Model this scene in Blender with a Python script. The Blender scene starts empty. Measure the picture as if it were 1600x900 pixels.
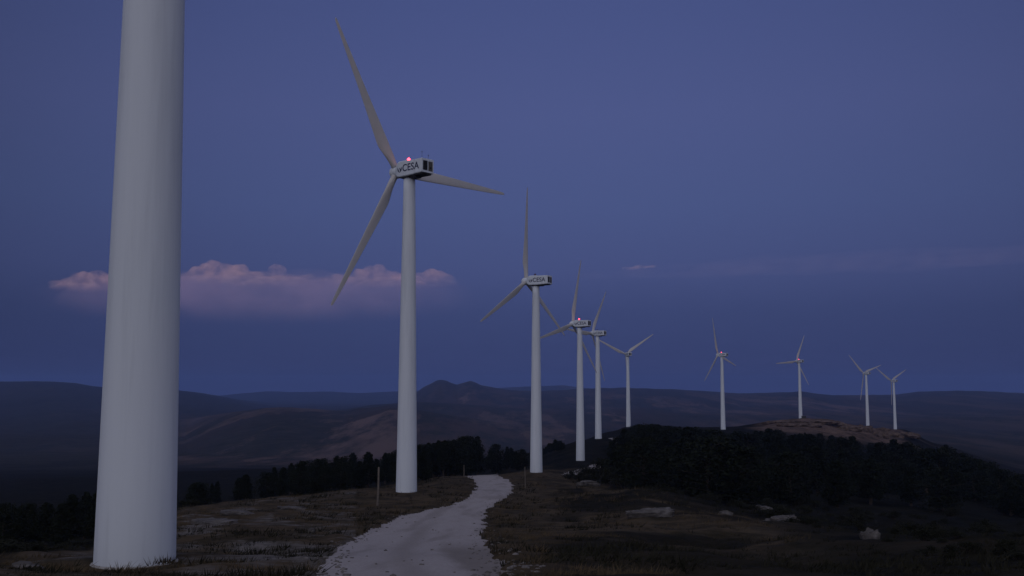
import bpy, bmesh, math, random
import numpy as np
from mathutils import Vector, Matrix

random.seed(7)
RNG = np.random.default_rng(11)
S = bpy.context.scene
COL = S.collection
R = math.radians

# ------------------------------------------------------------------ camera
F = 1640.0                      # focal length in photo pixels (1600 x 900)
EYE = 1.7
HORIZON = 612.0
PITCH = math.atan((HORIZON - 450.0) / F)
CP, SP = math.cos(PITCH), math.sin(PITCH)
cam_d = bpy.data.cameras.new('camera')
cam_d.sensor_width = 36.0
cam_d.lens = 36.0 * F / 1600.0
cam_d.clip_start = 0.1
cam_d.clip_end = 90000.0
cam = bpy.data.objects.new('camera', cam_d)
COL.objects.link(cam)
cam.location = (0, 0, EYE)
cam.rotation_euler = (math.pi / 2 + PITCH, 0, 0)
S.camera = cam


def at(px, py, depth):
    """world point seen at photo pixel px,py at the given forward distance"""
    dx, dy = (px - 800.0) / F, (450.0 - py) / F
    v = (dx, CP - dy * SP, SP + dy * CP)
    k = depth / v[1]
    return Vector((v[0] * k, depth, EYE + v[2] * k))


def pix(p):
    x, y, z = p[0], p[1], p[2] - EYE
    zf = y * CP + z * SP
    up = -y * SP + z * CP
    return 800 + F * x / zf, 450 - F * up / zf


def zfor(py, d):
    dy = (450.0 - py) / F
    return EYE + d * (SP + dy * CP) / (CP - dy * SP)


# ------------------------------------------------------------------ noise
def _hash(ix, iy, seed):
    h = (ix.astype(np.int64) * 374761393 + iy.astype(np.int64) * 668265263 + seed * 1442695041) & 0x7fffffff
    h = ((h ^ (h >> 13)) * 1274126177) & 0x7fffffff
    return ((h ^ (h >> 16)) & 0xffff) / 65535.0


def vnoise(x, y, seed=0):
    ix, iy = np.floor(x), np.floor(y)
    fx, fy = x - ix, y - iy
    fx, fy = fx * fx * (3 - 2 * fx), fy * fy * (3 - 2 * fy)
    a, b = _hash(ix, iy, seed), _hash(ix + 1, iy, seed)
    c, d = _hash(ix, iy + 1, seed), _hash(ix + 1, iy + 1, seed)
    return (a + (b - a) * fx) * (1 - fy) + (c + (d - c) * fx) * fy - 0.5


def fbm(x, y, seed=0, octs=4):
    t, a = 0, 1.0
    for o in range(octs):
        t = t + a * vnoise(x * 2 ** o + 17.3 * o, y * 2 ** o - 9.1 * o, seed + o)
        a *= 0.5
    return t


def sstep(a, b, x):
    t = np.clip((x - a) / (b - a), 0, 1)
    return t * t * (3 - 2 * t)


# ------------------------------------------------------------------ terrain
# ground profiles: photo column -> (forward distance, photo row of the ground there)
NEAR = [(0.5, 1.72), (6, 2.3), (12, 3.0), (18, 3.7)]
COLS = {
    -700: [(26, 905), (36, 880), (45, 880), (60, 900), (100, 930), (150, 900), (250, 860), (400, 820), (700, 770)],
    0: [(26, 905), (36, 876), (45, 862), (60, 864), (100, 885), (150, 860), (250, 815), (400, 785), (700, 750)],
    150: [(26, 905), (40, 875), (52, 860), (70, 856), (100, 860), (150, 845), (250, 805), (400, 778), (700, 745)],
    211: [(26, 905), (40, 874), (54, 855), (80, 830), (100, 832), (150, 830), (250, 800), (400, 772), (700, 740)],
    300: [(26, 905), (40, 872), (60, 843), (90, 808), (110, 795), (130, 790), (160, 795), (250, 790), (400, 768), (700, 735)],
    450: [(26, 903), (40, 870), (60, 842), (90, 805), (120, 785), (150, 778), (180, 778), (250, 775), (400, 757), (700, 730)],
    560: [(26, 902), (40, 870), (60, 842), (100, 800), (140, 772), (170, 765), (250, 763), (400, 748), (700, 725)],
    635: [(26, 902), (40, 870), (60, 842), (100, 799), (147, 768), (180, 757), (250, 752), (400, 742), (700, 720)],
    700: [(26, 902), (40, 870), (60, 842), (100, 799), (147, 767), (200, 749), (250, 744), (300, 744), (400, 737), (700, 715)],
    770: [(26, 902), (40, 870), (60, 842), (100, 799), (147, 769), (200, 753), (240, 743), (300, 743), (400, 735), (700, 712)],
    838: [(26, 902), (40, 870), (60, 842), (100, 801), (147, 774), (200, 754), (250, 738), (300, 733), (400, 722), (500, 713), (700, 705)],
    907: [(26, 902), (40, 870), (60, 842), (100, 803), (140, 775), (200, 760), (250, 747), (349, 720), (400, 706), (452, 692), (550, 690), (800, 690)],
    950: [(26, 902), (40, 870), (60, 842), (100, 804), (130, 775), (170, 770), (250, 752), (349, 722), (452, 688), (550, 682), (700, 678), (900, 682)],
    1000: [(26, 902), (40, 870), (60, 843), (100, 800), (125, 770), (140, 766), (180, 775), (300, 737), (450, 692), (560, 675), (658, 667), (800, 667), (1000, 674)],
    1130: [(26, 902), (40, 871), (60, 845), (90, 815), (120, 795), (150, 794), (250, 768), (400, 715), (550, 685), (641, 671), (750, 667), (900, 668), (1100, 680)],
    1250: [(26, 902), (40, 872), (60, 846), (90, 822), (120, 805), (200, 788), (400, 732), (600, 690), (833, 654), (950, 656), (1200, 672)],
    1400: [(26, 903), (40, 874), (60, 850), (100, 826), (200, 800), (400, 750), (600, 715), (800, 684), (890, 675), (987, 671), (1100, 676), (1300, 690)],
    1460: [(26, 903), (40, 875), (60, 852), (100, 829), (200, 805), (400, 760), (600, 728), (800, 706), (1000, 694), (1300, 698)],
    1600: [(26, 904), (40, 878), (60, 856), (100, 836), (200, 815), (400, 785), (700, 752), (1000, 737), (1300, 728)],
    2300: [(26, 906), (40, 885), (60, 866), (100, 850), (200, 835), (400, 810), (700, 775), (1000, 752), (1300, 742)],
}
VALLEY = 112.0
LD = np.linspace(math.log(0.4), math.log(30000), 420)
ck = sorted(COLS)
CAZ = np.array([math.atan((c - 800.0) / F) for c in ck])
TAB = []
for c, a in zip(ck, CAZ):
    rs, zs = [0.3], [EYE - 1.70]
    for d, dr in NEAR:
        rs.append(d / math.cos(a)); zs.append(EYE - dr)
    for d, py in COLS[c]:
        rs.append(d / math.cos(a)); zs.append(zfor(py, d))
    last = rs[-1]
    rs += [last * 1.9, last * 3.2, 9000, 30000]
    zs += [0.35 * zs[-1] + 0.65 * (-VALLEY), -VALLEY, -VALLEY - 6, -VALLEY - 30]
    TAB.append(np.interp(LD, np.log(rs), zs))
TAB = np.array(TAB)
# soften the straight segments of each profile
ker = np.exp(-0.5 * (np.arange(-4, 5) / 1.8) ** 2); ker /= ker.sum()
TAB = np.array([np.convolve(np.pad(t, 4, 'edge'), ker, 'valid') for t in TAB])

RIDGES = [  # distance, depth spread (log), outline as photo column,row
    (8200, 0.30, [(300, 660), (560, 655), (600, 641), (640, 628), (653, 612), (662, 606), (672, 601), (683, 595), (690, 594), (697, 595), (703, 598), (714, 601), (724, 598),
                  (735, 595), (744, 598), (752, 602), (770, 606), (800, 611), (850, 612), (900, 609), (960, 607), (1050, 608), (1100, 611),
                  (1150, 615), (1200, 614), (1250, 612), (1300, 617), (1400, 618), (1430, 613), (1500, 611), (1550, 613), (1600, 616), (1900, 610), (2400, 612)]),
    (8000, 0.30, [(-900, 606), (-300, 602), (0, 598), (60, 597), (90, 598), (120, 600), (150, 605), (200, 608), (280, 610), (305, 613), (330, 617), (360, 623), (400, 630), (480, 642), (560, 652)]),
    (3000, 0.33, [(160, 705), (230, 694), (280, 680), (330, 661), (380, 647), (420, 641), (450, 640), (500, 642), (540, 645), (575, 641), (610, 635), (650, 640), (720, 655), (800, 670), (900, 680)]),
    (4800, 0.25, [(480, 655), (560, 640), (610, 632), (660, 629), (740, 634), (820, 640), (900, 638), (1000, 636), (1100, 641), (1250, 640), (1400, 646), (1600, 640), (2000, 640)]),
    (14500, 0.12, [(150, 622), (280, 622), (340, 619), (380, 615), (420, 612), (450, 613), (520, 612), (560, 614), (620, 612), (760, 607), (850, 603), (880, 602), (910, 606), (980, 612), (1100, 622)]),
]
RD = []
for d, w, pts in RIDGES:
    xs = np.array([math.atan((p[0] - 800.0) / F) for p in pts])
    zs = np.array([zfor(p[1], d) for p in pts])
    RD.append((d, w, xs, zs))


def terrain0(x, y):
    r = np.maximum(np.hypot(x, y), 0.45)
    a = np.arctan2(x, y)
    ac = np.clip(a, CAZ[0], CAZ[-1])
    i = np.clip(np.searchsorted(CAZ, ac) - 1, 0, len(CAZ) - 2)
    t = (ac - CAZ[i]) / (CAZ[i + 1] - CAZ[i])
    t = t * t * (3 - 2 * t) * 0.6 + t * 0.4
    u = np.clip((np.log(r) - LD[0]) / (LD[1] - LD[0]), 0, len(LD) - 1.001)
    j = u.astype(int); f = u - j
    z0 = TAB[i, j] * (1 - f) + TAB[i, j + 1] * f
    z1 = TAB[i + 1, j] * (1 - f) + TAB[i + 1, j + 1] * f
    z = z0 * (1 - t) + z1 * t
    dep = r * np.maximum(np.cos(a), 0.3)
    for d, w, xs, zs in RD:
        top = np.interp(a, xs, zs)
        g = np.exp(-0.5 * (np.log(dep / d) / w) ** 2)
        edge = sstep(xs[0] - 0.02, xs[0] + 0.03, a) * (1 - sstep(xs[-1] - 0.03, xs[-1] + 0.02, a))
        rz = -VALLEY + (top + VALLEY) * g
        z = np.where(edge > 0.5, np.maximum(z, rz), z)
    # relief grows with distance
    amp = np.clip(r * 0.004, 0.0, 12.0) * sstep(700, 2500, r)
    z = z + amp * (fbm(x / 420.0, y / 620.0, 3, 5) + 0.45 * fbm(x / 95.0, y / 160.0, 13, 3))
    return z


# ------------------------------------------------------------------ turbines: where they stand
TURB = [  # photo column and row of the foot, distance, yaw, rotor angle, lamp lit, label
    (211, 876, 40.0, 36, 62, 0, 'nearest and largest white wind turbine, only its tower in view, at the left edge'),
    (635, 768, 147.0, 42, 30, 1, 'tall white wind turbine with a lit red lamp just left of the gravel track'),
    (838, 738, 249.0, 31, -2, 0, 'white wind turbine with an unlit lamp standing right of the top of the gravel track'),
    (907, 720, 349.0, 34, -15, 1, 'white wind turbine with a lit red lamp, left of two towers standing close together'),
    (935, 686, 452.0, 35, -33, 0, 'white wind turbine with an unlit lamp, right of two towers standing close together'),
    (982, 667, 658.0, 72, -56, 0, 'white wind turbine seen nearly face on with two blades raised in a wide V'),
    (1130, 671, 641.0, 41, 14, 1, 'white wind turbine with a lit red lamp rising from the middle of the dark wood'),
    (1251, 654, 833.0, 58, -25, 1, 'white wind turbine with a lit red lamp and a dark cabinet at its foot'),
    (1356, 667, 893.0, 60, 48, 0, 'small white wind turbine without a lit lamp on the knoll, second from the right'),
    (1399, 671, 987.0, 62, 58, 0, 'farthest and smallest white wind turbine, rightmost of the row'),
]
TPOS = [at(t[0], t[1], t[2]) for t in TURB]
TX = np.array([p.x for p in TPOS]); TY = np.array([p.y for p in TPOS]); TZ = np.array([p.z for p in TPOS])
TRES = None


def terrain(x, y):
    x = np.asarray(x, float); y = np.asarray(y, float)
    z = terrain0(x, y)
    if TRES is not None:
        for k in range(len(TX)):
            sg = 4.0 + 0.035 * TURB[k][2]
            z = z + TRES[k] * np.exp(-0.5 * ((x - TX[k]) ** 2 + (y - TY[k]) ** 2) / sg ** 2)
    return z


TRES = None
res = np.zeros(len(TX))
for it in range(6):
    TRES = res
    res = res + (TZ - terrain(TX, TY))
TRES = res


def H(x, y):
    return float(terrain(np.array([x]), np.array([y]))[0])


def Hm(x, y):
    x = np.array([x]); y = np.array([y])
    return float((terrain(x, y) + micro(x, y, np.hypot(x, y)))[0])


def ground_hit(px, py, dmax=3000):
    ds = np.exp(np.linspace(math.log(4), math.log(dmax), 3000))
    dx, dy = (px - 800.0) / F, (450.0 - py) / F
    v = np.array((dx, CP - dy * SP, SP + dy * CP)); v = v / v[1]
    z = EYE + v[2] * ds
    g = terrain(v[0] * ds, ds)
    w = np.nonzero(z <= g)[0]
    k = w[0] if len(w) else len(ds) - 1
    d = ds[k]
    return Vector((v[0] * d, d, g[k]))


def inpoly(x, y, poly):
    ins = np.zeros(np.shape(x), bool)
    n = len(poly)
    for i in range(n):
        x1, y1 = poly[i][0], poly[i][1]
        x2, y2 = poly[(i + 1) % n][0], poly[(i + 1) % n][1]
        c = ((y1 > y) != (y2 > y)) & (x < (x2 - x1) * (y - y1) / ((y2 - y1) if y2 != y1 else 1e-9) + x1)
        ins ^= c
    return ins


# track outline
LEFT = [(487, 898), (500, 878), (513, 863), (540, 847), (583, 825), (627, 804), (660, 797), (700, 790), (728, 777), (741, 764), (742, 755), (734, 748)]
RIGHT = [(790, 747), (806, 757), (800, 771), (785, 783), (768, 794), (757, 810), (755, 833), (769, 860), (790, 890), (797, 898)]
lw = [ground_hit(*p) for p in LEFT]
rw = [ground_hit(*p) for p in RIGHT]
TRACK = [(-4.2, -60), (-4.2, 0), (-4.6, 14)] + [(p.x, p.y) for p in lw] + [(-14.0, 285), (-9, 330), (-3.5, 330), (-5.0, 285)] + \
        [(p.x, p.y) for p in rw] + [(-0.1, 14), (0.9, 0), (0.9, -60)]
SPUR1 = [(870, 741), (903, 742), (925, 736), (938, 731), (944, 726), (934, 722), (914, 729), (893, 735)]
SPUR2 = [(950, 686), (958, 683), (974, 682), (971, 690), (963, 700), (959, 690)]
SPURS = [[(lambda p: (p.x, p.y))(ground_hit(*q)) for q in sp] for sp in (SPUR1, SPUR2)]


def on_track(x, y):
    wob = 0.35 + 0.004 * np.abs(y)
    xx = x + wob * fbm(x / 2.3, y / 2.3, 21, 3)
    yy = y + wob * 2 * fbm(x / 2.3, y / 2.3, 31, 3)
    m = inpoly(xx, yy, TRACK)
    for s in SPURS:
        m |= inpoly(xx, yy, s)
    return m


def micro(x, y, r):
    """small relief of the rough ground"""
    near = sstep(3, 14, r) * (1 - sstep(300, 900, r))
    kn = np.exp(-0.5 * ((np.arctan2(x, y) - 0.30) / 0.055) ** 2) * sstep(700, 780, r) * (1 - sstep(1050, 1200, r))
    return kn * (4.5 * fbm(x / 34.0, y / 34.0, 44, 4)) + near * ((0.6 + 0.5 * sstep(0.0, 8.0, x)) * fbm(x / 13.0, y / 15.0, 41, 4) + 0.26 * fbm(x / 2.4, y / 2.4, 51, 3))


# ------------------------------------------------------------------ materials
def mat(name):
    m = bpy.data.materials.new(name)
    m.use_nodes = True
    nt = m.node_tree
    return m, nt, nt.nodes['Principled BSDF']


def noise_col(nt, scale, cols, detail=6, coord='Object', rough=0.6, dist=0.0, vec=None):
    n = nt.nodes.new('ShaderNodeTexNoise')
    n.inputs['Scale'].default_value = scale
    n.inputs['Detail'].default_value = detail
    n.inputs['Roughness'].default_value = rough
    n.inputs['Distortion'].default_value = dist
    if vec is None:
        tc = nt.nodes.new('ShaderNodeTexCoord')
        nt.links.new(tc.outputs[coord], n.inputs['Vector'])
    else:
        nt.links.new(vec, n.inputs['Vector'])
    r = nt.nodes.new('ShaderNodeValToRGB')
    el = r.color_ramp.elements
    while len(el) < len(cols):
        el.new(0.5)
    for e, (p, c) in zip(el, cols):
        e.position = p
        e.color = (c[0], c[1], c[2], 1)
    nt.links.new(n.outputs['Fac'], r.inputs['Fac'])
    return n, r


def simple(name, scale, cols, rough=0.8, bump=0.0, bscale=None, spec=0.3, metallic=0.0):
    m, nt, b = mat(name)
    n, r = noise_col(nt, scale, cols)
    nt.links.new(r.outputs['Color'], b.inputs['Base Color'])
    b.inputs['Roughness'].default_value = rough
    b.inputs['Specular IOR Level'].default_value = spec
    b.inputs['Metallic'].default_value = metallic
    if bump:
        n2, _ = noise_col(nt, bscale or scale * 4, [(0, (0, 0, 0)), (1, (1, 1, 1))])
        bp = nt.nodes.new('ShaderNodeBump')
        bp.inputs['Strength'].default_value = bump
        nt.links.new(n2.outputs['Fac'], bp.inputs['Height'])
        nt.links.new(bp.outputs['Normal'], b.inputs['Normal'])
    return m


def mixc(nt, fac, a, b):
    m = nt.nodes.new('ShaderNodeMix'); m.data_type = 'RGBA'
    for s, v in ((0, fac), (6, a), (7, b)):
        if hasattr(v, 'is_linked') or isinstance(v, bpy.types.NodeSocket):
            nt.links.new(v, m.inputs[s])
        else:
            m.inputs[s].default_value = v if s == 0 else (*v, 1)
    return m.outputs[2]


def attr(nt, name):
    a = nt.nodes.new('ShaderNodeAttribute'); a.attribute_name = name
    return a.outputs['Fac']


# white turbine paint with faint weathering streaks
M_PAINT, nt, b = mat('turbine_paint')
tc = nt.nodes.new('ShaderNodeTexCoord')
mp = nt.nodes.new('ShaderNodeMapping'); mp.inputs['Scale'].default_value = (2.2, 2.2, 0.12)
nt.links.new(tc.outputs['Object'], mp.inputs['Vector'])
n, r = noise_col(nt, 1.0, [(0.25, (0.565, 0.615, 0.66)), (0.5, (0.645, 0.70, 0.745)), (0.8, (0.675, 0.73, 0.775))], vec=mp.outputs['Vector'])
nt.links.new(r.outputs['Color'], b.inputs['Base Color'])
b.inputs['Roughness'].default_value = 0.5
b.inputs['Specular IOR Level'].default_value = 0.3
M_BLADE = simple('blade_gelcoat', 0.6, [(0.3, (0.50, 0.49, 0.47)), (0.7, (0.56, 0.55, 0.53))], 0.45)
M_DARK = simple('dark_opening', 3, [(0.3, (0.012, 0.012, 0.015)), (0.7, (0.02, 0.02, 0.024))], 0.8)
M_VENT = simple('vent_mesh', 6, [(0.3, (0.07, 0.065, 0.055)), (0.7, (0.12, 0.11, 0.09))], 0.7)
M_INK = simple('navy_lettering', 3, [(0.3, (0.02, 0.025, 0.07)), (0.7, (0.03, 0.035, 0.09))], 0.6)
M_STEEL = simple('bare_steel', 5, [(0.3, (0.04, 0.04, 0.045)), (0.7, (0.09, 0.09, 0.095))], 0.5, metallic=0.5)
M_CONC = simple('concrete', 1.5, [(0.3, (0.26, 0.25, 0.235)), (0.7, (0.36, 0.35, 0.33))], 0.9, 0.4)
M_UNLIT = simple('unlit_red_glass', 3, [(0.3, (0.05, 0.01, 0.012)), (0.7, (0.07, 0.012, 0.014))], 0.2)
M_LAMP, nt, b = mat('lit_red_lamp')
n, r = noise_col(nt, 3, [(0.3, (1.0, 0.045, 0.075)), (0.7, (1.0, 0.06, 0.09))])
nt.links.new(r.outputs['Color'], b.inputs['Emission Color'])
b.inputs['Base Color'].default_value = (0.3, 0.02, 0.03, 1)
b.inputs['Emission Strength'].default_value = 7.0
M_WOOD = simple('weathered_wood', 4, [(0.3, (0.10, 0.085, 0.07)), (0.7, (0.18, 0.155, 0.13))], 0.9, 0.5)
M_BARK = simple('pine_bark', 5, [(0.3, (0.045, 0.035, 0.028)), (0.7, (0.09, 0.07, 0.055))], 0.9, 0.5)
M_PINE = simple('pine_needles', 0.8, [(0.3, (0.008, 0.011, 0.007)), (0.7, (0.019, 0.024, 0.014))], 0.85, spec=0.1)
M_SHRUB = simple('shrub_leaves', 0.9, [(0.3, (0.012, 0.014, 0.009)), (0.7, (0.028, 0.029, 0.019))], 0.85, spec=0.1)
M_ROCK = simple('limestone', 1.3, [(0.25, (0.035, 0.032, 0.03)), (0.5, (0.09, 0.083, 0.078)), (0.75, (0.17, 0.16, 0.152))], 0.95, 0.8, 5)

# ground
M_GROUND, nt, b = mat('ground')
tc = nt.nodes.new('ShaderNodeTexCoord'); OBJ = tc.outputs['Object']
_, grass = noise_col(nt, 0.35, [(0.30, (0.018, 0.017, 0.010)), (0.45, (0.042, 0.034, 0.021)), (0.58, (0.078, 0.058, 0.036)), (0.75, (0.055, 0.046, 0.027))], 9, vec=OBJ, rough=0.7)
_, stone = noise_col(nt, 1.1, [(0.3, (0.055, 0.048, 0.042)), (0.5, (0.13, 0.12, 0.11)), (0.7, (0.21, 0.195, 0.185))], 8, vec=OBJ, rough=0.7)
nm, rockmask = noise_col(nt, 0.16, [(0.50, (0, 0, 0)), (0.60, (1, 1, 1))], 9, vec=OBJ, rough=0.72)
mul = nt.nodes.new('ShaderNodeMath'); mul.operation = 'MULTIPLY'; mul.use_clamp = True
nt.links.new(rockmask.outputs['Color'], mul.inputs[0]); nt.links.new(attr(nt, 'stony'), mul.inputs[1])
near = mixc(nt, mul.outputs[0], grass.outputs['Color'], stone.outputs['Color'])
_, scrub = noise_col(nt, 0.12, [(0.35, (0.005, 0.006, 0.004)), (0.6, (0.012, 0.0115, 0.008)), (0.8, (0.03, 0.024, 0.016))], 8, vec=OBJ)
near = mixc(nt, attr(nt, 'scrub'), near, scrub.outputs['Color'])
_, redsoil = noise_col(nt, 0.09, [(0.38, (0.035, 0.028, 0.021)), (0.47, (0.085, 0.06, 0.047)), (0.56, (0.13, 0.09, 0.072)), (0.66, (0.17, 0.128, 0.105))], 9, vec=OBJ, rough=0.7)
near = mixc(nt, attr(nt, 'bare'), near, redsoil.outputs['Color'])
# far land: woods, pasture and ploughed fields
mp = nt.nodes.new('ShaderNodeMapping'); mp.inputs['Scale'].default_value = (1.25, 0.20, 0)
nt.links.new(OBJ, mp.inputs['Vector'])
wv = nt.nodes.new('ShaderNodeTexNoise'); wv.inputs['Scale'].default_value = 0.005; wv.inputs['Detail'].default_value = 9; wv.inputs['Roughness'].default_value = 0.65
nt.links.new(mp.outputs['Vector'], wv.inputs['Vector'])
vs = nt.nodes.new('ShaderNodeVectorMath'); vs.operation = 'MULTIPLY_ADD'
nt.links.new(wv.outputs['Color'], vs.inputs[0]); vs.inputs[1].default_value = (420, 420, 0)
nt.links.new(mp.outputs['Vector'], vs.inputs[2])
vor = nt.nodes.new('ShaderNodeTexVoronoi'); vor.inputs['Scale'].default_value = 0.0034
nt.links.new(vs.outputs[0], vor.inputs['Vector'])
sep = nt.nodes.new('ShaderNodeSeparateColor'); nt.links.new(vor.outputs['Color'], sep.inputs[0])
fr = nt.nodes.new('ShaderNodeValToRGB'); nt.links.new(sep.outputs[0], fr.inputs['Fac'])
el = fr.color_ramp.elements
FC = [(0.0, (0.035, 0.030, 0.026)), (0.30, (0.06, 0.045, 0.037)), (0.55, (0.072, 0.054, 0.046)), (0.76, (0.10, 0.073, 0.062)), (0.92, (0.135, 0.096, 0.082)), (1.0, (0.07, 0.055, 0.042))]
while len(el) < len(FC): el.new(0.5)
for e, (p, c) in zip(el, FC): e.position = p; e.color = (*c, 1)
_, woods = noise_col(nt, 0.0042, [(0.45, (0, 0, 0)), (0.54, (1, 1, 1))], 10, vec=mp.outputs['Vector'], rough=0.74)
_, woodc = noise_col(nt, 0.03, [(0.3, (0.018, 0.020, 0.017)), (0.7, (0.045, 0.042, 0.034))], 6, vec=OBJ)
wmul = nt.nodes.new('ShaderNodeMath'); wmul.operation = 'MAXIMUM'
nt.links.new(woods.outputs['Color'], wmul.inputs[0]); nt.links.new(attr(nt, 'wooded'), wmul.inputs[1])
far = mixc(nt, wmul.outputs[0], fr.outputs['Color'], woodc.outputs['Color'])
col = mixc(nt, attr(nt, 'far'), near, far)
nt.links.new(col, b.inputs['Base Color'])
b.inputs['Roughness'].default_value = 1.0
b.inputs['Specular IOR Level'].default_value = 0.05
n2 = nt.nodes.new('ShaderNodeTexNoise'); n2.inputs['Scale'].default_value = 1.6; n2.inputs['Detail'].default_value = 8
nt.links.new(OBJ, n2.inputs['Vector'])
bp = nt.nodes.new('ShaderNodeBump'); bp.inputs['Strength'].default_value = 0.7; bp.inputs['Distance'].default_value = 0.3
nt.links.new(n2.outputs['Fac'], bp.inputs['Height']); nt.links.new(bp.outputs['Normal'], b.inputs['Normal'])

# gravel track
M_TRACK, nt, b = mat('gravel')
tc = nt.nodes.new('ShaderNodeTexCoord'); OBJ = tc.outputs['Object']
mpt = nt.nodes.new('ShaderNodeMapping'); mpt.inputs['Scale'].default_value = (1.3, 0.16, 1)
nt.links.new(OBJ, mpt.inputs['Vector'])
_, big = noise_col(nt, 0.8, [(0.25, (0.265, 0.247, 0.235)), (0.5, (0.345, 0.32, 0.315)), (0.75, (0.39, 0.365, 0.36))], 8, vec=mpt.outputs['Vector'], rough=0.6)
_, fine = noise_col(nt, 9.0, [(0.3, (0.19, 0.17, 0.155)), (0.6, (0.44, 0.41, 0.40))], 6, vec=OBJ)
c = mixc(nt, 0.4, big.outputs['Color'], fine.outputs['Color'])
c = mixc(nt, attr(nt, 'verge'), c, (0.13, 0.11, 0.09))
nt.links.new(c, b.inputs['Base Color'])
b.inputs['Roughness'].default_value = 1.0; b.inputs['Specular IOR Level'].default_value = 0.05
n2 = nt.nodes.new('ShaderNodeTexNoise'); n2.inputs['Scale'].default_value = 5; n2.inputs['Detail'].default_value = 8
nt.links.new(OBJ, n2.inputs['Vector'])
bp = nt.nodes.new('ShaderNodeBump'); bp.inputs['Strength'].default_value = 0.35; bp.inputs['Distance'].default_value = 0.04
nt.links.new(n2.outputs['Fac'], bp.inputs['Height']); nt.links.new(bp.outputs['Normal'], b.inputs['Normal'])


# ------------------------------------------------------------------ object helpers
def tag(o, label=None, cat=None, group=None, kind=None):
    if label: o['label'] = label
    if cat: o['category'] = cat
    if group: o['group'] = group
    if kind: o['kind'] = kind
    return o


def link(name, me, m=None, parent=None, smooth=False):
    o = bpy.data.objects.new(name, me)
    COL.objects.link(o)
    if m is not None and not me.materials: me.materials.append(m)
    if parent: o.parent = parent
    if smooth: me.shade_smooth()
    return o


def from_np(name, v, f, m, smooth=True):
    me = bpy.data.meshes.new(name)
    v = np.asarray(v, np.float32); f = np.asarray(f, np.int32)
    k = f.shape[1]
    me.vertices.add(len(v)); me.vertices.foreach_set('co', v.ravel())
    me.loops.add(f.size); me.loops.foreach_set('vertex_index', f.ravel())
    me.polygons.add(len(f)); me.polygons.foreach_set('loop_start', np.arange(len(f), dtype=np.int32) * k)
    me.update(calc_edges=True); me.validate()
    me.materials.append(m)
    if smooth: me.shade_smooth()
    return me


def from_bm(name, bm, m, smooth=False):
    me = bpy.data.meshes.new(name)
    bmesh.ops.recalc_face_normals(bm, faces=bm.faces)
    bm.to_mesh(me); bm.free()
    me.materials.append(m)
    if smooth: me.shade_smooth()
    return me


def setattr_f(me, name, vals):
    a = me.attributes.new(name, 'FLOAT', 'POINT')
    a.data.foreach_set('value', np.asarray(vals, np.float32))


def empty(name, loc, rz=0):
    o = bpy.data.objects.new(name, None)
    COL.objects.link(o)
    o.location = loc; o.rotation_euler = (0, 0, rz); o.empty_display_size = 0.5
    return o


def loft(bm, rings, cap=True, closed=True):
    prev = None; first = None
    for ring in rings:
        vs = [bm.verts.new(p) for p in ring]
        if prev:
            n = len(vs)
            for i in range(n if closed else n - 1):
                bm.faces.new((prev[i], prev[(i + 1) % n], vs[(i + 1) % n], vs[i]))
        else:
            first = vs
        prev = vs
    if cap:
        bm.faces.new(first[::-1]); bm.faces.new(prev)


def lathe(bm, prof, seg=48, cap=True):
    loft(bm, [[(r * math.cos(2 * math.pi * i / seg), r * math.sin(2 * math.pi * i / seg), z) for i in range(seg)] for r, z in prof], cap)


def box(bm, x0, x1, y0, y1, z0, z1, bev=0.0):
    g = bmesh.ops.create_cube(bm, size=1)
    for v in g['verts']:
        v.co = ((x0 + x1) / 2 + v.co.x * (x1 - x0), (y0 + y1) / 2 + v.co.y * (y1 - y0), (z0 + z1) / 2 + v.co.z * (z1 - z0))
    if bev:
        es = {e for v in g['verts'] for e in v.link_edges}
        bmesh.ops.bevel(bm, geom=list(es), offset=bev, segments=3, affect='EDGES', profile=0.5)


# ------------------------------------------------------------------ ground sheet
azf = np.arange(-36, 36.001, 0.115)
azb = np.concatenate([np.arange(39, 180, 4.0), np.arange(180, 321, 4.0)])
AZ = np.radians(np.concatenate([azf, azb]))
NA = len(AZ)
rr = [0.6]
while rr[-1] < 21000:
    r = rr[-1]
    rr.append(r * (1.15 if r < 9 else 1.0115 if r < 1200 else 1.018))
RR = np.array(rr); NR = len(RR)
A2, R2 = np.meshgrid(AZ, RR)
GX, GY = R2 * np.sin(A2), R2 * np.cos(A2)
GZ0 = terrain(GX, GY)
TM = on_track(GX, GY) & (R2 < 700)
trk = TM.astype(float)
# smooth track mask -> flatter running surface
for _ in range(3):
    p = np.pad(trk, 1, 'edge'); trk = (p[1:-1, 1:-1] * 2 + p[:-2, 1:-1] + p[2:, 1:-1] + p[1:-1, :-2] + p[1:-1, 2:]) / 6
GZ = GZ0 + micro(GX, GY, R2) * (1 - 0.96 * trk) - 0.06 * trk
for k in range(len(TX)):     # level pads round the tower feet
    d2 = np.hypot(GX - TX[k], GY - TY[k])
    w = 1 - sstep(2.2, 6.5, d2)
    GZ = GZ * (1 - w) + (TZ[k] + 0.25 * (GZ - GZ0)) * w
V = np.stack([GX.ravel(), GY.ravel(), GZ.ravel()], 1)
i = np.arange(NR - 1)[:, None] * NA; j = np.arange(NA)[None, :]
jn = (j + 1) % NA
Q = np.stack([i + j, i + jn, i + NA + jn, i + NA + j], -1).reshape(-1, 4)[:, ::-1]
# close the small hole under the camera
V = np.vstack([V, [[0, 0, EYE - 1.7]]])
gm = from_np('ground', V, Q, M_GROUND)
bm = None
ax = A2.ravel(); rx = R2.ravel()
pxs = 800 + F * np.tan(np.clip(ax, -1.3, 1.3))
dep = rx * np.cos(ax)
nz = fbm(GX.ravel() / 60.0, GY.ravel() / 60.0, 71, 4)
nz2 = fbm(GX.ravel() / 9.0, GY.ravel() / 9.0, 77, 4)
farv = sstep(900, 1900, rx + 500 * nz)
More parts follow.
